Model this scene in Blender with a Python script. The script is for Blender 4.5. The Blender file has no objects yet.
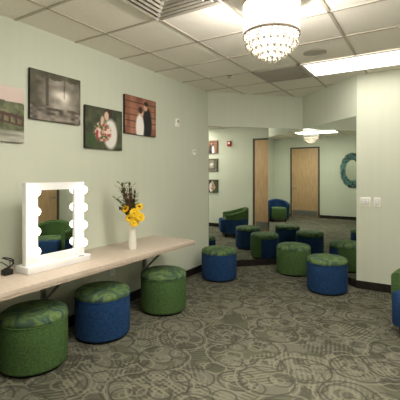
import bpy, bmesh, math, random
from mathutils import Vector, Matrix
random.seed(7)
scene = bpy.context.scene
try:
    scene.view_settings.view_transform = 'Standard'
except Exception:
    pass

def lin(c):
    return tuple(((v/255)/12.92 if v/255 <= 0.04045 else ((v/255+0.055)/1.055)**2.4) for v in c[:3])
def lin4(c): return (*lin(c), 1.0)

# ------------------------------------------------------------------ materials
def new_mat(name):
    m = bpy.data.materials.new(name); m.use_nodes = True
    nt = m.node_tree
    return m, nt, nt.nodes['Principled BSDF']

def noise_mat(name, c1, c2, scale=20, rough=0.8, bump=0.0, metallic=0.0, stretch=(1,1,1), spec=0.3, sheen=0):
    m, nt, p = new_mat(name)
    tc = nt.nodes.new('ShaderNodeTexCoord'); mp = nt.nodes.new('ShaderNodeMapping')
    mp.inputs['Scale'].default_value = stretch
    nt.links.new(tc.outputs['Object'], mp.inputs['Vector'])
    n = nt.nodes.new('ShaderNodeTexNoise'); n.inputs['Scale'].default_value = scale
    n.inputs['Detail'].default_value = 4
    nt.links.new(mp.outputs[0], n.inputs['Vector'])
    r = nt.nodes.new('ShaderNodeValToRGB')
    r.color_ramp.elements[0].position = 0.35; r.color_ramp.elements[1].position = 0.65
    r.color_ramp.elements[0].color = lin4(c1); r.color_ramp.elements[1].color = lin4(c2)
    nt.links.new(n.outputs['Fac'], r.inputs['Fac'])
    nt.links.new(r.outputs['Color'], p.inputs['Base Color'])
    p.inputs['Roughness'].default_value = rough
    p.inputs['Metallic'].default_value = metallic
    p.inputs['Specular IOR Level'].default_value = spec
    if bump:
        b = nt.nodes.new('ShaderNodeBump'); b.inputs['Strength'].default_value = bump
        b.inputs['Distance'].default_value = 0.01
        nt.links.new(n.outputs['Fac'], b.inputs['Height'])
        nt.links.new(b.outputs[0], p.inputs['Normal'])
    return m

def emit_mat(name, col, strength, base=(240,240,235)):
    m, nt, p = new_mat(name)
    p.inputs['Base Color'].default_value = lin4(base)
    p.inputs['Emission Color'].default_value = lin4(col)
    p.inputs['Emission Strength'].default_value = strength
    p.inputs['Roughness'].default_value = 0.5
    return m

M_wall = noise_mat('wall_paint', (207,212,197), (209,214,199), 3.0, 0.85, 0.0, stretch=(6,6,0.25), spec=0.1)
M_tile = noise_mat('ceiling_tile', (238,232,222), (244,239,229), 90, 0.95, 0.12)
M_grid = noise_mat('ceiling_tbar', (186,178,164), (192,184,170), 5, 0.6)
M_base = noise_mat('baseboard_rubber', (26,22,20), (34,29,26), 8, 0.6)
M_counter = noise_mat('counter_laminate', (204,188,174), (212,198,184), 30, 0.42)
M_counter_edge = noise_mat('counter_edge', (180,164,148), (188,172,156), 30, 0.5)
M_white = noise_mat('white_plastic', (240,240,236), (245,245,241), 5, 0.4)
M_wlac = noise_mat('white_lacquer', (236,236,238), (242,242,244), 5, 0.3)
M_ceram = noise_mat('white_ceramic', (232,230,222), (240,238,232), 5, 0.25, spec=0.5)
M_black = noise_mat('black_rubber', (18,18,18), (28,28,28), 8, 0.5)
M_steel = noise_mat('steel', (150,150,148), (165,165,162), 12, 0.35, metallic=0.8)
M_green = noise_mat('green_fabric', (58,84,44), (74,102,56), 60, 0.9, 0.3)
M_blue = noise_mat('blue_fabric', (18,48,86), (28,64,108), 60, 0.9, 0.3)
M_door = noise_mat('door_maple', (186,154,116), (204,172,134), 6, 0.5, stretch=(6,6,0.6))
M_doorframe = noise_mat('door_frame_paint', (84,78,68), (92,86,76), 6, 0.5)
M_vent = noise_mat('vent_grey', (168,162,150), (178,172,160), 6, 0.7)
M_ventdark = noise_mat('vent_dark', (96,92,86), (106,102,96), 6, 0.8)
M_red = noise_mat('alarm_red', (170,24,18), (186,32,24), 6, 0.4)
M_canvasside = noise_mat('canvas_side', (44,38,34), (58,50,44), 20, 0.8)
M_teal = noise_mat('teal_mosaic', (24,38,38), (96,140,138), 16, 0.4)
M_stem = noise_mat('stem_green', (52,72,30), (78,98,44), 30, 0.7)
M_leaf = noise_mat('leaf_green', (40,62,26), (86,104,48), 25, 0.7)
M_dry = noise_mat('dried_spike', (58,40,26), (98,68,44), 40, 0.9)
M_yellow = noise_mat('petal_yellow', (226,180,22), (246,210,44), 30, 0.6)
M_core = noise_mat('flower_core', (120,74,16), (160,104,24), 60, 0.9)
M_panel_a = emit_mat('fluorescent_diffuser_dimmed', (255,247,234), 7.5)
M_panel = emit_mat('fluorescent_diffuser', (255,247,234), 22.0)
M_bulb = emit_mat('vanity_bulb_glass', (255,244,230), 4.5)
M_chrome = noise_mat('chrome', (200,200,198), (210,210,208), 5, 0.15, metallic=1.0)
M_rim = noise_mat('shade_rim', (120,108,94), (134,122,106), 5, 0.5)

m, nt, p = new_mat('mirror_glass')
p.inputs['Base Color'].default_value = (0.78, 0.81, 0.77, 1)
p.inputs['Metallic'].default_value = 1.0; p.inputs['Roughness'].default_value = 0.0
M_mirror = m

# drum shade: sheer organza, partly see-through, glowing
m, nt, p = new_mat('organza_shade')
tc = nt.nodes.new('ShaderNodeTexCoord')
sx = nt.nodes.new('ShaderNodeSeparateXYZ'); nt.links.new(tc.outputs['Object'], sx.inputs[0])
at = nt.nodes.new('ShaderNodeMath'); at.operation = 'ARCTAN2'
nt.links.new(sx.outputs[1], at.inputs[0]); nt.links.new(sx.outputs[0], at.inputs[1])
n1 = nt.nodes.new('ShaderNodeTexNoise'); n1.noise_dimensions = '2D'; n1.inputs['Scale'].default_value = 1.0; n1.inputs['Detail'].default_value = 5
cb = nt.nodes.new('ShaderNodeCombineXYZ')
m1 = nt.nodes.new('ShaderNodeMath'); m1.operation = 'MULTIPLY'; m1.inputs[1].default_value = 26
m2 = nt.nodes.new('ShaderNodeMath'); m2.operation = 'MULTIPLY'; m2.inputs[1].default_value = 3
nt.links.new(at.outputs[0], m1.inputs[0]); nt.links.new(sx.outputs[2], m2.inputs[0])
nt.links.new(m1.outputs[0], cb.inputs[0]); nt.links.new(m2.outputs[0], cb.inputs[1]); nt.links.new(cb.outputs[0], n1.inputs['Vector'])
mr = nt.nodes.new('ShaderNodeMapRange'); mr.inputs['From Min'].default_value = 0.3; mr.inputs['From Max'].default_value = 0.7
mr.inputs['To Min'].default_value = 0.5; mr.inputs['To Max'].default_value = 1.15
nt.links.new(n1.outputs['Fac'], mr.inputs['Value'])
nt.links.new(mr.outputs[0], p.inputs['Emission Strength'])
p.inputs['Base Color'].default_value = (0.03, 0.03, 0.03, 1)
p.inputs['Specular IOR Level'].default_value = 0.0
p.inputs['Emission Color'].default_value = lin4((255,243,228))
tr = nt.nodes.new('ShaderNodeBsdfTransparent'); mx = nt.nodes.new('ShaderNodeMixShader'); mx.inputs[0].default_value = 0.36
nt.links.new(p.outputs[0], mx.inputs[1]); nt.links.new(tr.outputs[0], mx.inputs[2])
nt.links.new(mx.outputs[0], nt.nodes['Material Output'].inputs['Surface'])
M_shade = m

m, nt, p = new_mat('crystal_glass')
p.inputs['Base Color'].default_value = lin4((222,214,202))
p.inputs['Roughness'].default_value = 0.06
p.inputs['Metallic'].default_value = 0.85
p.inputs['Emission Color'].default_value = lin4((255,236,210)); p.inputs['Emission Strength'].default_value = 0.12  # faint glow put into the beads for lamp light they would catch
M_crystal = m

# ---- carpet
m, nt, p = new_mat('carpet_swirl')
N = nt.nodes; L = nt.links
tc = N.new('ShaderNodeTexCoord')
def mathn(op, a, b=None, c=None):
    n = N.new('ShaderNodeMath'); n.operation = op
    for i, v in enumerate((a, b, c)):
        if v is None: continue
        if isinstance(v, (int, float)): n.inputs[i].default_value = v
        else: L.new(v, n.inputs[i])
    return n.outputs[0]
def mapping(loc, rot, sc):
    mp = N.new('ShaderNodeMapping'); mp.inputs['Location'].default_value = loc
    mp.inputs['Rotation'].default_value = (0, 0, rot); mp.inputs['Scale'].default_value = sc
    L.new(tc.outputs['Object'], mp.inputs['Vector']); return mp.outputs[0]
def voro(vec, scale, rand=0.8):
    v = N.new('ShaderNodeTexVoronoi'); v.voronoi_dimensions = '2D'; v.inputs['Scale'].default_value = scale
    v.inputs['Randomness'].default_value = rand
    L.new(vec, v.inputs['Vector']); return v
def mixc(fac, a, b):
    n = N.new('ShaderNodeMix'); n.data_type = 'RGBA'
    if isinstance(fac, (int, float)): n.inputs[0].default_value = fac
    else: L.new(fac, n.inputs[0])
    for s, v in ((6, a), (7, b)):
        if isinstance(v, tuple): n.inputs[s].default_value = v
        else: L.new(v, n.inputs[s])
    return n.outputs[2]
def band(d, lo, hi):
    return mathn('MULTIPLY', mathn('GREATER_THAN', d, lo), mathn('LESS_THAN', d, hi))
cdark = lin4((68,67,59)); cmid = lin4((108,107,94)); clight = lin4((132,130,114)); cgreen = lin4((92,94,78))
nz = N.new('ShaderNodeTexNoise'); nz.inputs['Scale'].default_value = 2.6
L.new(tc.outputs['Object'], nz.inputs['Vector'])
base = mixc(mathn('GREATER_THAN', nz.outputs['Fac'], 0.5), cmid, cgreen)
# fan-shaped stripe fields, each voronoi cell striped in its own direction
for (loc, sc, thr, col, k) in (((3,1,0), 3.0, 0.45, cdark, 0.72), ((8,5,0), 2.7, 0.68, clight, 0.6)):
    v0 = voro(mapping(loc, 0.3, (1,1.2,1)), sc)
    sep = N.new('ShaderNodeSeparateColor'); L.new(v0.outputs['Color'], sep.inputs[0])
    sx = N.new('ShaderNodeSeparateXYZ'); L.new(tc.outputs['Object'], sx.inputs[0])
    ang = mathn('MULTIPLY', sep.outputs[1], 6.28)
    pr = mathn('ADD', mathn('MULTIPLY', sx.outputs[0], mathn('COSINE', ang)), mathn('MULTIPLY', sx.outputs[1], mathn('SINE', ang)))
    st = mathn('GREATER_THAN', mathn('SINE', mathn('MULTIPLY', pr, 180)), 0.0)
    f0 = mathn('MULTIPLY', mathn('GREATER_THAN', sep.outputs[0], thr), st)
    base = mixc(mathn('MULTIPLY', f0, k), base, col)
for (loc, sc, rnd, lo, hi, col, k) in [
    ((0,0,0), 3.2, 0.9, 0.0, 0.22, cdark, 0.55),
    ((4.1,3.3,0), 2.9, 0.9, 0.0, 0.24, cmid, 0.8),
    ((5.3,2.1,0), 2.6, 0.9, 0.33, 0.38, cdark, 0.7),
    ((5.3,2.1,0), 2.6, 0.9, 0.20, 0.23, clight, 0.65),
    ((0,0,0), 3.2, 0.9, 0.27, 0.31, clight, 0.7),
    ((9.3,7.1,0), 4.0, 0.7, 0.29, 0.35, cdark, 0.7),
    ((9.3,7.1,0), 4.0, 0.7, 0.08, 0.14, clight, 0.5),
    ((1.7,4.4,0), 2.2, 0.9, 0.42, 0.455, cdark, 0.75),
    ((1.7,4.4,0), 2.2, 0.9, 0.49, 0.52, clight, 0.7),
    ((1.7,4.4,0), 2.2, 0.9, 0.12, 0.17, clight, 0.5)]:
    v = voro(mapping(loc, 0.4, (1, 1.15, 1)), sc, rnd)
    wob = N.new('ShaderNodeTexNoise'); wob.inputs['Scale'].default_value = 2.2
    L.new(tc.outputs['Object'], wob.inputs['Vector'])
    d = mathn('ADD', v.outputs['Distance'], mathn('MULTIPLY', mathn('SUBTRACT', wob.outputs['Fac'], 0.5), 0.22))
    base = mixc(mathn('MULTIPLY', band(d, lo, hi), k), base, col)
fz = N.new('ShaderNodeTexNoise'); fz.inputs['Scale'].default_value = 160; fz.inputs['Detail'].default_value = 2
L.new(tc.outputs['Object'], fz.inputs['Vector'])
base = mixc(mathn('MULTIPLY', mathn('GREATER_THAN', fz.outputs['Fac'], 0.53), 0.22), base, cdark)
L.new(base, p.inputs['Base Color']); p.inputs['Roughness'].default_value = 0.95
p.inputs['Specular IOR Level'].default_value = 0.1
bp = N.new('ShaderNodeBump'); bp.inputs['Strength'].default_value = 0.4; bp.inputs['Distance'].default_value = 0.004
L.new(fz.outputs['Fac'], bp.inputs['Height']); L.new(bp.outputs[0], p.inputs['Normal'])
M_carpet = m

# ---- patterned seat fabric
m, nt, p = new_mat('patterned_seat_fabric')
N = nt.nodes; L = nt.links
tc = N.new('ShaderNodeTexCoord')
wv = N.new('ShaderNodeTexNoise'); wv.inputs['Scale'].default_value = 6.0; wv.inputs['Distortion'].default_value = 1.6
wv.inputs['Detail'].default_value = 1
L.new(tc.outputs['Object'], wv.inputs['Vector'])
r = N.new('ShaderNodeValToRGB'); r.color_ramp.interpolation = 'CONSTANT'
els = r.color_ramp.elements
els[0].position = 0; els[0].color = lin4((56,84,66))
els[1].position = 0.42; els[1].color = lin4((82,108,64))
for ps, c in ((0.5,(102,126,76)), (0.56,(70,100,66)), (0.62,(50,76,82))):
    e = els.new(ps); e.color = lin4(c)
L.new(wv.outputs['Fac'], r.inputs['Fac']); L.new(r.outputs['Color'], p.inputs['Base Color'])
p.inputs['Roughness'].default_value = 0.8
M_pattern = m

m, nt, p = new_mat('printed_canvas')
a = nt.nodes.new('ShaderNodeAttribute'); a.attribute_name = 'Col'
nt.links.new(a.outputs['Color'], p.inputs['Base Color']); p.inputs['Roughness'].default_value = 0.6
M_print = m

# ------------------------------------------------------------------ builder
class B:
    def __init__(s): s.bm = bmesh.new(); s.mats = []
    def mi(s, mat):
        if mat not in s.mats: s.mats.append(mat)
        return s.mats.index(mat)
    def box(s, c, size, mat, rot=None, bevel=0.0):
        t = bmesh.new(); bmesh.ops.create_cube(t, size=1)
        bmesh.ops.scale(t, vec=size, verts=t.verts)
        if bevel: bmesh.ops.bevel(t, geom=t.edges[:], offset=bevel, segments=2, affect='EDGES', profile=0.5)
        M = Matrix.Translation(c)
        if rot is not None: M = M @ rot
        s._merge(t, M, mat, False)
    def _merge(s, t, M, mat, smooth=True):
        i = s.mi(mat); vm = {}
        for v in t.verts: vm[v] = s.bm.verts.new(M @ v.co)
        for f in t.faces:
            try:
                nf = s.bm.faces.new([vm[v] for v in f.verts]); nf.material_index = i; nf.smooth = smooth
            except ValueError: pass
        t.free()
    def prism(s, pts, z0, z1, mat):
        i = s.mi(mat)
        lo = [s.bm.verts.new((x, y, z0)) for x, y in pts]; hi = [s.bm.verts.new((x, y, z1)) for x, y in pts]
        n = len(pts); fs = [s.bm.faces.new(lo[::-1]), s.bm.faces.new(hi)]
        for k in range(n): fs.append(s.bm.faces.new((lo[k], lo[(k+1) % n], hi[(k+1) % n], hi[k])))
        for f in fs: f.material_index = i
    def lathe(s, prof, c, mat, seg=40, matfn=None, M=None):
        c = Vector(c); rings = []
        for r, z in prof:
            if r < 1e-5:
                co = Vector((0, 0, z)); rings.append([s.bm.verts.new((M @ co if M else co) + c)])
            else:
                ring = []
                for k in range(seg):
                    co = Vector((r*math.cos(2*math.pi*k/seg), r*math.sin(2*math.pi*k/seg), z))
                    ring.append(s.bm.verts.new((M @ co if M else co) + c))
                rings.append(ring)
        for j in range(len(rings)-1):
            a, b = rings[j], rings[j+1]
            for k in range(seg):
                k2 = (k+1) % seg
                if len(a) == 1 and len(b) == 1: continue
                if len(a) == 1: vs = (a[0], b[k2], b[k])
                elif len(b) == 1: vs = (a[k], a[k2], b[0])
                else: vs = (a[k], a[k2], b[k2], b[k])
                f = s.bm.faces.new(vs); f.smooth = True
                mm = matfn(2*math.pi*(k+0.5)/seg, j) if matfn else mat
                f.material_index = s.mi(mm or mat)
    def sphere(s, c, r, mat, seg=16, scale=(1, 1, 1)):
        t = bmesh.new(); bmesh.ops.create_uvsphere(t, u_segments=seg, v_segments=max(6, seg//2), radius=r)
        s._merge(t, Matrix.Translation(c) @ Matrix.Diagonal((*scale, 1)), mat)
    def ico(s, c, r, mat, sub=1, M=None, sc=(1,1,1)):
        t = bmesh.new(); bmesh.ops.create_icosphere(t, subdivisions=sub, radius=r)
        s._merge(t, Matrix.Translation(c) @ Matrix.Diagonal((*sc, 1)), mat, False)
    def tube(s, pts, r, mat, seg=8, r2=None):
        pts = [Vector(q) for q in pts]; n = len(pts); rings = []; i = s.mi(mat)
        up = Vector((0, 0, 1))
        for k, q in enumerate(pts):
            d = (pts[min(k+1, n-1)] - pts[max(k-1, 0)]).normalized()
            a = d.cross(up)
            if a.length < 1e-3: a = d.cross(Vector((1, 0, 0)))
            a.normalize(); b = d.cross(a)
            rr = r if r2 is None else r + (r2-r)*k/(n-1)
            rings.append([s.bm.verts.new(q + a*rr*math.cos(2*math.pi*j/seg) + b*rr*math.sin(2*math.pi*j/seg)) for j in range(seg)])
        for k in range(n-1):
            for j in range(seg):
                f = s.bm.faces.new((rings[k][j], rings[k][(j+1) % seg], rings[k+1][(j+1) % seg], rings[k+1][j]))
                f.smooth = True; f.material_index = i
        for ring in (rings[0], rings[-1]):
            f = s.bm.faces.new(ring); f.material_index = i
    def quad(s, vs, mat, smooth=False):
        f = s.bm.faces.new([s.bm.verts.new(v) for v in vs]); f.material_index = s.mi(mat); f.smooth = smooth
    def done(s, name, loc=(0, 0, 0), rotz=0.0, recalc=True):
        if recalc: bmesh.ops.recalc_face_normals(s.bm, faces=s.bm.faces[:])
        me = bpy.data.meshes.new(name); s.bm.to_mesh(me); s.bm.free()
        for mt in s.mats: me.materials.append(mt)
        try: me.set_sharp_from_angle(angle=math.radians(40))
        except Exception: pass
        o = bpy.data.objects.new(name, me); scene.collection.objects.link(o)
        o.location = loc; o.rotation_euler = (0, 0, rotz)
        return o

# ------------------------------------------------------------------ room shell
XL, XR, YF, YB, H = -2.93, 1.2, -0.6, 5.10, 2.74
A = Vector((XL, 4.95)); Bc = Vector((-1.79, 6.09)); C = Vector((-0.80, YB))
poly = [Vector((XL, YF)), A, Bc, C, Vector((XR, YB)), Vector((XR, YF))]
names = ['left', 'back_left', 'back_right', 'back', 'right', 'front']
def offset(poly, d):   # positive = outward (left of travel)
    out = []; n = len(poly)
    for i in range(n):
        p0, p1, p2 = poly[i-1], poly[i], poly[(i+1) % n]
        d1 = (p1-p0).normalized(); d2 = (p2-p1).normalized()
        n1 = Vector((-d1.y, d1.x)); n2 = Vector((-d2.y, d2.x))
        b = (n1+n2).normalized(); out.append(p1 + b * d / b.dot(n1))
    return out
outer = offset(poly, 0.12)
for i, nm in enumerate(names):
    j = (i+1) % 6; b = B()
    b.prism([poly[i], poly[j], outer[j], outer[i]], 0, H, M_wall); b.done('wall_' + nm)
b = B(); b.prism(outer, -0.1, 0.0, M_carpet); b.done('floor')
b = B(); b.prism(outer, H, H+0.1, M_tile); b.done('ceiling')
inn = offset(poly, -0.012)
DOORR = (3.93, 4.83)
DOORF = (-0.36, 0.55)
for i, nm in enumerate(names):
    j = (i+1) % 6; b = B()
    if nm == 'right':
        for y0, y1 in ((YB-0.012, DOORR[1]+0.06), (DOORR[0]-0.06, YF+0.012)):
            b.prism([(XR, y0), (XR, y1), (XR-0.012, y1), (XR-0.012, y0)], 0, 0.10, M_base)
    elif nm == 'front':
        for x0, x1 in ((XR-0.012, DOORF[1]+0.06), (DOORF[0]-0.06, XL+0.012)):
            b.prism([(x0, YF), (x1, YF), (x1, YF+0.012), (x0, YF+0.012)], 0, 0.10, M_base)
    else:
        b.prism([poly[i], poly[j], inn[j], inn[i]], 0, 0.10, M_base)
    b.done('baseboard_' + nm)
# wall mirrors
for i, nm in ((1, 0), (2, 1)):
    j = i+1; b = B()
    e0, e1 = inn[i].copy(), inn[j].copy(); p0, p1 = poly[i].copy(), poly[j].copy()
    b.prism([p0, p1, e1, e0], 0.103, 2.21, M_mirror)
    b.done('wall_mirror')

# ceiling grid
def ymax(x):
    if x < Bc.x: return x + (A.y - A.x)
    if x < C.x: return (C.x + C.y) - x
    return YB
b = B(); G = 0.61; th = 0.006
for k in range(-3, 5):
    x = -1.29 + G*k
    if XL+0.05 < x < XR-0.02:
        y1 = ymax(x) - 0.015
        b.box((x, (YF+y1)/2, H-th/2), (0.024, y1-YF, th), M_grid)
for k in range(-8, 4):
    y = 4.24 + G*k
    if YF+0.05 < y < 6.0:
        x0 = XL if y < A.y else y - (A.y-A.x) + 0.015
        x1 = XR if y < YB else (C.x+C.y) - y - 0.015
        b.box(((x0+x1)/2, y, H-th/2), (x1-x0, 0.024, th), M_grid)
b.done('trim_ceiling_grid')

# fluorescent troffers, plus an added fill panel
def troffer(x0, y0, w=1.22, d=0.61, pm=None):
    b = B(); cx, cy = x0+w/2, y0+d/2; f = 0.03
    b.box((0, 0, -0.008), (w-0.07, d-0.07, 0.008), pm or M_panel)
    for sx in (-1, 1): b.box((sx*(w/2-f/2-0.012), 0, -0.008), (f, d-0.026, 0.014), M_white)
    for sy in (-1, 1): b.box((0, sy*(d/2-f/2-0.012), -0.008), (w-0.026, f, 0.014), M_white)
    return b.done('fluorescent_or_fill_light', (cx, cy, H-0.007))
troffer(-1.29, 4.24, pm=M_panel_a); troffer(-1.29, 0.58); troffer(-0.07, 1.80)  # last panel is an added fill light, out of view

# return grille
b = B(); b.box((0, 0, -0.004), (0.58, 0.58, 0.006), M_ventdark)
for k in range(22):
    b.box((0, -0.27+k*0.0257, -0.010), (0.56, 0.013, 0.006), M_vent, Matrix.Rotation(0.5, 4, 'X'))
for s_ in (-1, 1):
    b.box((s_*0.283, 0, -0.009), (0.02, 0.586, 0.012), M_vent); b.box((0, s_*0.283, -0.009), (0.586, 0.02, 0.012), M_vent)
b.done('return_air_grille', (-1.595, 4.545, H-0.006))
# supply diffuser (louvred square)
b = B(); b.box((0, 0, -0.003), (0.585, 0.585, 0.005), M_ventdark)
for k, hw in enumerate((0.285, 0.235, 0.185, 0.135, 0.085)):
    z = -0.012
    for s_ in (-1, 1):
        b.box((s_*hw, 0, z), (0.026, 2*hw+0.02, 0.006), M_vent, Matrix.Rotation(s_*0.35, 4, 'Y'))
        b.box((0, s_*hw, z), (2*hw+0.02, 0.026, 0.006), M_vent, Matrix.Rotation(-s_*0.35, 4, 'X'))
b.box((0, 0, -0.012), (0.12, 0.12, 0.008), M_vent)
b.done('air_supply_diffuser', (-1.595, 2.105, H-0.008))
# speaker + sprinkler
b = B(); b.lathe([(0, -0.002), (0.115, -0.002), (0.12, -0.008), (0.105, -0.014), (0.1, -0.009), (0, -0.010)], (0, 0, 0), M_vent)
b.done('ceiling_speaker', (-1.03, 3.93, H-0.0))
b = B(); b.lathe([(0, 0), (0.035, 0), (0.035, -0.008), (0.012, -0.012), (0.01, -0.03), (0.022, -0.034), (0, -0.036)], (0, 0, 0), M_steel, 20)
b.done('fire_sprinkler', (-2.2, 4.25, H-0.006))

# ------------------------------------------------------------------ pendant
b = B(); R = 0.198
b.lathe([(0, 0.08), (0.065, 0.08), (0.065, 0.05), (0.02, 0.045), (0.015, 0.0)], (0, 0, 0), M_chrome, 24)
b.lathe([(R, 0.0), (R, -0.22)], (0, 0, 0), M_shade, 72)
b.lathe([(0, -0.004), (R-0.008, -0.004), (R-0.008, -0.010), (0, -0.012)], (0, 0, 0), M_wlac, 56)  # added opaque disc, keeps the lamp's light off the ceiling
b.lathe([(R+0.003, 0.004), (R+0.003, -0.008), (R-0.006, -0.008), (R-0.006, 0.004), (R+0.003, 0.004)], (0, 0, 0), M_rim, 56)
b.lathe([(R+0.003, -0.212), (R+0.003, -0.224), (R-0.006, -0.224), (R-0.006, -0.212), (R+0.003, -0.212)], (0, 0, 0), M_rim, 56)
for a_ in range(3):
    an = a_*2.094; b.tube([(0, 0, 0), (R*math.cos(an), R*math.sin(an), -0.004)], 0.004, M_chrome)
for ring, (rr, n, ln) in enumerate(((0.178, 26, 0.285), (0.140, 20, 0.325), (0.098, 14, 0.358), (0.05, 8, 0.385))):
    b.lathe([(rr-0.005, -0.195), (rr+0.005, -0.195), (rr+0.005, -0.205), (rr-0.005, -0.205), (rr-0.005, -0.195)], (0, 0, 0), M_chrome, 40)
    for k in range(n):
        an = 2*math.pi*k/n + ring*0.2; x, y = rr*math.cos(an), rr*math.sin(an)
        z = -0.215
        while z > -ln+0.02:
            b.ico((x, y, z), 0.0085, M_crystal, 1); z -= 0.021
        b.ico((x, y, -ln+0.005), 0.013, M_crystal, 1, sc=(1, 1, 1.6))
b.done('crystal_drum_pendant', (-0.956, 2.49, 2.655))
def point(name, loc, e, col, size):
    l = bpy.data.lights.new(name, 'POINT'); l.energy = e; l.color = col; l.shadow_soft_size = size
    o = bpy.data.objects.new(name, l); o.location = loc; scene.collection.objects.link(o); return o
point('pendant_lamp_glow', (-0.956, 2.49, 2.555), 155, (1.0, 0.94, 0.86), 0.05)

# ------------------------------------------------------------------ counter
b = B(); y0, y1 = -0.58, 3.60; xf = -2.31
b.box(((XL+0.001+xf)/2, (y0+y1)/2, 0.683), (xf-XL-0.002, y1-y0, 0.034), M_counter, bevel=0.003)
b.box((xf-0.012, (y0+y1)/2, 0.657), (0.022, y1-y0-0.004, 0.018), M_counter_edge)
b.box((XL+0.01, (y0+y1)/2, 0.635), (0.018, y1-y0-0.02, 0.06), M_counter_edge)
for yy in (0.3, 2.05, 3.42):
    b.box((XL+0.22, yy, 0.652), (0.42, 0.035, 0.028), M_steel)
    b.box((XL+0.017, yy, 0.47), (0.03, 0.035, 0.36), M_steel)
    b.tube([(XL+0.03, yy, 0.33), (XL+0.38, yy, 0.645)], 0.012, M_steel)
b.done('wall_counter')

# ------------------------------------------------------------------ stools
def stool(x, y, body, body2=None, rz=0.0):
    b = B(); R = 0.243
    def mf(an, j):
        if body2 is not None and 0.25 < an < 3.0: return body2
        return body
    b.lathe([(0, 0), (0.215, 0), (0.215, 0.022), (0.235, 0.024)], (0, 0, 0), M_black, 48)
    b.lathe([(0.232, 0.022), (R, 0.034), (R+0.003, 0.12), (R+0.003, 0.24), (R, 0.345), (R-0.004, 0.352)], (0, 0, 0), body, 48, mf)
    b.lathe([(R-0.004, 0.350), (R+0.004, 0.353), (R+0.005, 0.358), (R+0.001, 0.363), (R-0.004, 0.364)], (0, 0, 0), body, 48)
    b.lathe([(R-0.004, 0.363), (R+0.001, 0.370), (R+0.002, 0.388), (R-0.006, 0.408), (R-0.03, 0.422), (R-0.09, 0.433), (0.07, 0.438), (0, 0.439)], (0, 0, 0), M_pattern, 48)
    # side seams
    for an in (0.25, 3.0):
        b.tube([((R+0.003)*math.cos(an), (R+0.003)*math.sin(an), z) for z in (0.035, 0.12, 0.24, 0.35)], 0.003, body, 6)
    return b.done('upholstered_stool', (x, y, 0), rz)
stool(-2.59, 1.745, M_green, rz=0.4)
stool(-2.54, 2.40, M_blue, rz=1.3)
stool(-2.45, 3.19, M_green, rz=2.2)
stool(-2.52, 4.556, M_blue, rz=0.9)
stool(-1.72, 5.38, M_green, M_blue)
stool(-1.10, 4.78, M_blue, rz=3.0)

# ------------------------------------------------------------------ tub armchair
def armchair(x, y, face, back, seat):
    b = B(); n = 40; a0 = math.radians(55); a1 = math.radians(305)
    Ro, Ri = 0.37, 0.27
    rings = []
    for k in range(n+1):
        an = a0 + (a1-a0)*k/n
        t = math.sin(math.pi*k/n); h = 0.55 + 0.13*t**2
        cs = [(Ri, 0.10), (Ri, h-0.03), (Ri+0.02, h-0.008), ((Ro+Ri)/2, h), (Ro-0.02, h-0.008), (Ro, h-0.03), (Ro, 0.42), (Ro-0.01, 0.10)]
        rings.append([b.bm.verts.new((r*math.cos(an), r*math.sin(an), z)) for r, z in cs])
    ib, is_ = b.mi(back), b.mi(seat)
    for k in range(n):
        for j in range(8):
            f = b.bm.faces.new((rings[k][j], rings[k][(j+1) % 8], rings[k+1][(j+1) % 8], rings[k+1][j]))
            f.smooth = True; f.material_index = is_ if j == 6 else ib
    for r_ in (rings[0], rings[-1]):
        f = b.bm.faces.new(r_); f.material_index = ib
    b.lathe([(0, 0.10), (0.262, 0.10), (0.262, 0.30)], (0.0, 0, 0), seat, 40)
    b.lathe([(0.262, 0.30), (0.268, 0.33), (0.266, 0.40), (0.24, 0.43), (0.15, 0.44), (0, 0.442)], (0.0, 0, 0), M_pattern, 40)
    b.box((0.20, 0, 0.26), (0.24, 0.44, 0.31), seat, bevel=0.03)
    for sx in (-0.2, 0.2):
        for sy in (-0.2, 0.2): b.lathe([(0, 0), (0.018, 0), (0.026, 0.11), (0, 0.11)], (sx, sy, 0), M_black, 14)
    return b.done('tub_armchair', (x, y, 0), face)
armchair(0.06, 3.86, math.radians(235), M_green, M_blue)
armchair(0.50, 0.95, math.radians(120), M_blue, M_green)

# ------------------------------------------------------------------ vanity mirror
b = B()  # local: x = toward room (front), y = along wall
W, Z0, Z1 = 0.56, 0.055, 0.69
cz = (Z0+Z1)/2; hh = Z1-Z0; fw = 0.105
b.box((0.0, 0, 0.0275), (0.17, 0.60, 0.055), M_wlac, bevel=0.006)
for s_ in (-1, 1): b.box((0, s_*(W/2-fw/2), cz), (0.05, fw, hh), M_wlac, bevel=0.004)
b.box((0, 0, Z1-0.03), (0.05, W-2*fw+0.01, 0.06), M_wlac, bevel=0.003)
b.box((0, 0, Z0+0.03), (0.05, W-2*fw+0.01, 0.06), M_wlac, bevel=0.003)
b.box((-0.014, 0, cz), (0.016, W-2*fw+0.01, hh-0.08), M_wlac)
b.box((0.004, 0, cz), (0.012, W-2*fw+0.004, hh-0.11), M_mirror)
for s_ in (-1, 1):
    for k in range(4):
        z = 0.165 + k*0.152
        Mr = Matrix.Rotation(math.radians(90), 3, 'Y')
        b.lathe([(0, 0.0), (0.022, 0.0), (0.022, 0.014), (0.016, 0.016)], (0.025, s_*(W/2-fw/2), z), M_chrome, 20, M=Mr)
        b.sphere((0.025+0.047, s_*(W/2-fw/2), z), 0.036, M_bulb, 20)
b.box((0.075, 0.2, 0.056), (0.02, 0.05, 0.004), M_steel)
b.done('hollywood_vanity_mirror', (-2.63, 1.965, 0.70), 0.0)

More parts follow.
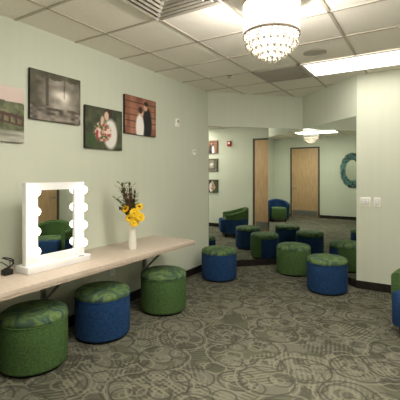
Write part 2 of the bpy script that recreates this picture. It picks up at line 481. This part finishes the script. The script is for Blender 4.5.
# power cord + adapter
b = B()
pts = []
for k in range(70):
    an = k*0.42; r = 0.040 + 0.005*math.sin(k*1.3)
    pts.append((r*math.cos(an)*0.5, r*math.sin(an), 0.085 + 0.045*math.cos(an*0.5+1)))
b.tube([(0.0, 0.035, 0.012), (0.02, 0.0, 0.012)] + pts, 0.0045, M_black, 6)
b.box((0, -0.01, 0.02), (0.055, 0.07, 0.04), M_black, bevel=0.006)
b.tube([(0, 0, 0.06), (-0.06, -0.02, 0.09), (-0.14, -0.02, 0.05), (-0.16, -0.02, 0.004)], 0.0035, M_black, 6)
b.done('coiled_power_cord', (-2.70, 1.605, 0.70))

# ------------------------------------------------------------------ flower vase
fl = B(); right = Vector((0.849, 0.528, 0)); toward = Vector((0.528, -0.849, 0))
fl.lathe([(0, 0), (0.040, 0), (0.043, 0.004), (0.041, 0.06), (0.037, 0.15), (0.036, 0.21), (0.042, 0.25), (0.039, 0.25), (0.033, 0.21), (0.033, 0.05), (0, 0.04)], (0, 0, 0), M_ceram, 32)
def bez(p0, p1, p2, n=8):
    return [p0*(1-t)**2 + p1*2*t*(1-t) + p2*t*t for t in [i/n for i in range(n+1)]]
def disc_flower(c, nrm, R, npet=13):
    nrm = nrm.normalized(); a = nrm.cross(Vector((0, 0, 1))).normalized(); q = nrm.cross(a)
    for layer in range(2):
        for k in range(npet):
            an = 2*math.pi*(k+0.5*layer)/npet; d = a*math.cos(an) + q*math.sin(an); s_ = nrm.cross(d)
            r0, r1 = R*0.25, R*(1.0-0.15*layer); w_ = R*0.2
            up = nrm*(0.006+layer*0.004)
            fl.quad([c+d*r0-s_*w_*0.4, c+d*(r0+r1)*0.55-s_*w_+up, c+d*r1+up*0.4, c+d*(r0+r1)*0.55+s_*w_+up], M_yellow)
            fl.quad([c+d*r0-s_*w_*0.4, c+d*(r0+r1)*0.55+s_*w_+up, c+d*r0+s_*w_*0.4, c+d*r0], M_yellow)
    fl.sphere(c+nrm*0.006, R*0.30, M_core if R < 0.05 else M_yellow, 12, (1, 1, 0.8))
mouth = Vector((0, 0, 0.24))
for (dx, z, dt, R) in ((0.03, 0.37, 0.05, 0.058), (0.085, 0.33, 0.05, 0.055), (-0.065, 0.41, 0.03, 0.045), (0.03, 0.28, 0.07, 0.055),
                       (0.07, 0.43, 0.0, 0.045), (-0.02, 0.32, 0.06, 0.045)):
    c = right*dx + toward*dt + Vector((0, 0, z))
    fl.tube(bez(mouth*0.8, mouth+Vector((0, 0, 0.06)), c), 0.0035, M_stem, 6)
    disc_flower(c, toward*1.0 + right*dx*6 + Vector((0, 0, 0.5)), R)
for k in range(30):
    an = k*2.4; sp = 0.04+0.07*random.random(); top = 0.40+0.27*random.random()
    dx = math.cos(an)*sp - 0.045 - (top-0.44)*0.12; c = right*dx + toward*math.sin(an)*sp*0.6 + Vector((0, 0, top))
    pts = bez(mouth*0.8, mouth+Vector((0, 0, 0.12)), c, 10)
    fl.tube(pts, 0.0028, M_stem, 6)
    if k % 3 == 0:
        for t in range(4, 11):
            fl.ico(pts[t], 0.016*(1.25-0.07*t)+0.004, M_dry, 1, sc=(1, 1, 1.7))
    else:
        for t in range(3, 11):
            for sg in (-1, 1):
                d = (right*sg + Vector((0, 0, 0.7)) + toward*random.uniform(-.5, .5)).normalized()*0.065
                o = pts[t]; s_ = Vector((0, 0, 1)).cross(d).normalized()*0.015
                fl.quad([o, o+d*0.5+s_, o+d, o+d*0.5-s_], M_leaf)
fl.done('flower_vase', (-2.56, 2.82, 0.70), recalc=False)

# ------------------------------------------------------------------ canvas prints
def mix(a, b, t): t = max(0, min(1, t)); return tuple(a[i]*(1-t)+b[i]*t for i in range(3))
def hsh(x, y):
    v = math.sin(x*127.1+y*311.7)*43758.5453; return v-math.floor(v)
def vn(x, y):
    xi, yi = math.floor(x), math.floor(y); fx, fy = x-xi, y-yi
    fx = fx*fx*(3-2*fx); fy = fy*fy*(3-2*fy)
    return (hsh(xi, yi)*(1-fx)+hsh(xi+1, yi)*fx)*(1-fy) + (hsh(xi, yi+1)*(1-fx)+hsh(xi+1, yi+1)*fx)*fy
def el(u, v, cu, cv, ru, rv, soft=0.25):
    d = math.sqrt(((u-cu)/ru)**2+((v-cv)/rv)**2); return max(0, min(1, (1-d)/soft))
def art_bridge(u, v):
    c = mix((190,166,156), (214,196,190), v)
    n = vn(u*11, v*11)*0.6+vn(u*25, v*25)*0.4
    if v < 0.66+0.10*vn(u*8, 2): c = mix((48,56,34), (132,134,96), n)
    if v < 0.22: c = mix((120,122,108), (190,188,176), vn(u*6, v*24))
    yb = 0.45+0.06*math.sin(u*3.1)
    if yb-0.16 < v < yb+0.03:
        if int(u*28) % 3 == 0 or abs(v-yb) < 0.03 or abs(v-yb+0.15) < 0.02: c = (70,44,34)
        elif int(u*28) % 3 == 1: c = mix(c, (150,110,84), 0.5)
    return c
def art_forest(u, v):
    # waterfall and pool in dark woods: pale mist in the middle
    n = vn(u*7, v*7)*0.5+vn(u*17, v*17)*0.5
    c = mix((46,42,32), (112,104,86), n)
    g = el(u, v, 0.60, 0.56, 0.50, 0.50, 1.0)
    c = mix(c, (230,222,214), g*(0.55+0.9*vn(u*6+2, v*7)))
    if vn(u*20, 8.3+v*0.8) > 0.76 and v > 0.45: c = mix(c, (52,46,36), 0.4)
    if 0.28 < u < 0.34 and v > 0.3: c = mix(c, (44,38,30), 0.6)
    if v > 0.84+0.10*vn(u*9, 3.3) or u < 0.10: c = mix(c, mix((42,42,28), (96,94,70), n), 0.85)
    if v < 0.24+0.05*vn(u*8, 1): c = mix((52,46,38), (160,150,140), vn(u*12, v*20))
    return c
def art_bride(u, v):
    c = mix((34,42,30), (88,92,66), vn(u*9, v*9))
    c = mix(c, (60,38,26), el(u, v, 0.60, 0.88, 0.13, 0.16))
    c = mix(c, (216,184,164), el(u, v, 0.55, 0.82, 0.07, 0.12))
    c = mix(c, (232,228,224), el(u, v, 0.66, 0.38, 0.22, 0.42))
    c = mix(c, (214,182,162), el(u, v, 0.44, 0.66, 0.06, 0.16))
    b_ = el(u, v, 0.44, 0.42, 0.27, 0.27)
    n = vn(u*17+3, v*17); n2 = vn(u*19, v*19+7)
    fc = (168,66,62) if n > 0.64 else ((232,206,196) if n2 > 0.55 else ((204,150,136) if n > 0.45 else (70,96,50)))
    c = mix(c, fc, b_)
    c = mix(c, (54,80,40), 0.8*el(u, v, 0.14, 0.2, 0.16, 0.22))
    return c
def art_couple(u, v):
    c = mix((112,68,52), (184,130,104), vn(u*10, v*3))
    if (v*6) % 1 < 0.14: c = mix(c, (60,36,26), 0.7)
    c = mix(c, (26,26,32), el(u, v, 0.70, 0.30, 0.17, 0.52))
    c = mix(c, (242,238,236), el(u, v, 0.46, 0.20, 0.15, 0.42))
    c = mix(c, (214,178,152), el(u, v, 0.52, 0.60, 0.06, 0.12))
    c = mix(c, (206,166,140), el(u, v, 0.64, 0.76, 0.07, 0.11))
    c = mix(c, (60,36,26), el(u, v, 0.48, 0.67, 0.08, 0.10))
    c = mix(c, (30,22,18), el(u, v, 0.66, 0.86, 0.08, 0.07))
    return c
def canvas(name, origin, uvec, w, h, nrm, art, nu=84, nv=68, t=0.03):
    bm = bmesh.new(); lay = bm.verts.layers.float_color.new('Col')
    o = Vector(origin); uvec = Vector(uvec); nrm = Vector(nrm); Z = Vector((0, 0, 1))
    g = [[None]*(nv+1) for _ in range(nu+1)]
    for i in range(nu+1):
        for j in range(nv+1):
            v = bm.verts.new(uvec*(w*i/nu) + Z*(h*j/nv) + nrm*t)
            c = lin(art(i/nu, j/nv)); v[lay] = (*c, 1); g[i][j] = v
    for i in range(nu):
        for j in range(nv): bm.faces.new((g[i][j], g[i+1][j], g[i+1][j+1], g[i][j+1]))
    c8 = [bm.verts.new(q) for q in (nrm*0.001, uvec*w+nrm*0.001, uvec*w+Z*h+nrm*0.001, Z*h+nrm*0.001)]
    c9 = [bm.verts.new(q+nrm*(t-0.0012)) for q in (nrm*0.001, uvec*w+nrm*0.001, uvec*w+Z*h+nrm*0.001, Z*h+nrm*0.001)]
    fs = [bm.faces.new(c8), bm.faces.new(c9[::-1])] + [bm.faces.new((c8[k], c8[(k+1) % 4], c9[(k+1) % 4], c9[k])) for k in range(4)]
    for f in fs: f.material_index = 1
    me = bpy.data.meshes.new(name); bm.to_mesh(me); bm.free()
    me.materials.append(M_print); me.materials.append(M_canvasside)
    ob = bpy.data.objects.new(name, me); ob.location = o; scene.collection.objects.link(ob)
LN = (1, 0, 0)
canvas('canvas_print_bridge', (XL, 1.33, 1.72), (0, 1, 0), 0.53, 0.45, LN, art_bridge)
canvas('canvas_print_forest', (XL, 1.915, 1.935), (0, 1, 0), 0.535, 0.435, LN, art_forest)
canvas('canvas_print_bride', (XL, 2.51, 1.72), (0, 1, 0), 0.515, 0.43, LN, art_bride)
canvas('canvas_print_couple', (XL, 3.07, 1.92), (0, 1, 0), 0.55, 0.44, LN, art_couple)
for z, art in ((2.06, art_couple), (1.55, art_forest), (0.96, art_bride)):
    canvas('framed_photo', (XR, 2.82, z), (0, -1, 0), 0.32, 0.36, (-1, 0, 0), art, 24, 24)

# ------------------------------------------------------------------ wall devices
def plate(name, loc, w, h, nrm, ntog=0, outlet=False, mat=M_white):
    b = B(); b.box((0, -0.005, 0), (w, 0.009, h), mat, bevel=0.002)
    for k in range(ntog):
        x = (k-(ntog-1)/2)*0.046
        b.box((x, -0.0095, 0), (0.038, 0.002, 0.072), M_vent)
        b.box((x, -0.011, 0), (0.030, 0.006, 0.064), M_wlac, Matrix.Rotation(0.06, 4, 'X'), bevel=0.001)
    if outlet:
        for z in (-0.02, 0.02):
            b.box((0, -0.010, z), (0.034, 0.004, 0.028), M_wlac, bevel=0.001)
            for x in (-0.006, 0.006): b.box((x, -0.0122, z+0.003), (0.003, 0.001, 0.009), M_black)
    an = math.atan2(nrm[1], nrm[0]) + math.pi/2
    return b.done(name, loc, an)
plate('light_switch', (-0.698, YB, 1.11), 0.116, 0.118, (0, -1), 2)
plate('light_switch', (-0.562, YB, 1.11), 0.072, 0.118, (0, -1), 1)
plate('wall_outlet', (XL, 2.9, 0.42), 0.072, 0.118, (1, 0), 0, True)
b = B(); b.box((0, -0.018, 0), (0.075, 0.034, 0.12), M_white, bevel=0.006); b.box((0, -0.037, 0.02), (0.04, 0.006, 0.04), M_vent, bevel=0.002)
b.done('strobe_alarm', (XL, 4.09, 2.155), math.pi/2)
b = B(); b.box((0, -0.013, 0), (0.08, 0.024, 0.08), M_white, bevel=0.006); b.box((0, -0.026, 0.01), (0.04, 0.003, 0.02), M_vent)
b.done('thermostat', (XL, 4.52, 1.78), math.pi/2)
b = B(); b.box((0, -0.025, 0), (0.12, 0.048, 0.14), M_red, bevel=0.008); b.box((0, -0.052, 0.01), (0.06, 0.008, 0.05), M_white, bevel=0.003)
b.done('fire_alarm', (XR, 3.18, 2.31), -math.pi/2)

# ------------------------------------------------------------------ doors
def door(name, loc, w, rotz):
    b = B(); h = 2.36   # local: +y out of wall is -y toward room
    b.box((0, -0.012, h/2), (w-0.01, 0.022, h-0.01), M_door, bevel=0.002)
    for s_ in (-1, 1): b.box((s_*(w/2+0.025), -0.016, (h+0.05)/2), (0.05, 0.03, h+0.05), M_doorframe, bevel=0.003)
    b.box((0, -0.016, h+0.025), (w, 0.03, 0.05), M_doorframe, bevel=0.003)
    b.box((0, -0.026, 0.13), (w-0.08, 0.003, 0.2), M_steel)
    Mr = Matrix.Rotation(math.radians(90), 3, 'X')
    b.lathe([(0, 0), (0.032, 0), (0.032, 0.008), (0.012, 0.01), (0.012, 0.05), (0, 0.05)], (-w/2+0.07, -0.023, 1.0), M_steel, 20, M=Mr)
    b.tube([(-w/2+0.07, -0.07, 1.0), (-w/2+0.19, -0.07, 1.0)], 0.009, M_steel)
    return b.done(name, loc, rotz)
door('door_1', (XR, sum(DOORR)/2, 0.001), DOORR[1]-DOORR[0], -math.pi/2)
door('door_2', (sum(DOORF)/2, YF, 0.001), DOORF[1]-DOORF[0], math.pi)

# oval mosaic mirror on the front wall
b = B()
for k in range(44):
    an = 2*math.pi*k/44
    for rr, sz in ((0.80, 0.034), (0.94, 0.040), (1.08, 0.038), (1.18, 0.028)):
        wob = sz*(1+0.3*math.sin(k*2.1+rr*9))
        b.sphere(Vector((0.30*rr*math.cos(an), 0.02, 0.46*rr*math.sin(an))), wob, M_teal, 8, (1, 0.35, 1))
b.lathe([(0, 0.0), (0.30, 0.0), (0.30, 0.012), (0, 0.012)], (0, 0.004, 0), M_mirror, 40, M=Matrix.Diagonal((1, 1, 1.45)) @ Matrix.Rotation(math.radians(-90), 3, 'X'))
b.done('oval_mosaic_mirror', (-1.44, YF+0.002, 1.60))

# ------------------------------------------------------------------ world + camera
wd = bpy.data.worlds.new('room_world'); scene.world = wd; wd.use_nodes = True
wd.node_tree.nodes['Background'].inputs[0].default_value = (0.5, 0.5, 0.48, 1)
wd.node_tree.nodes['Background'].inputs[1].default_value = 0.3

cd = bpy.data.cameras.new('camera'); cam = bpy.data.objects.new('camera', cd); scene.collection.objects.link(cam)
cam.location = (0, 0, 1.45); cam.rotation_euler = (math.radians(90), 0, math.radians(31.9))
cd.sensor_width = 36; cd.lens = 33.3; cd.shift_y = -0.0625; cd.clip_start = 0.02
scene.camera = cam
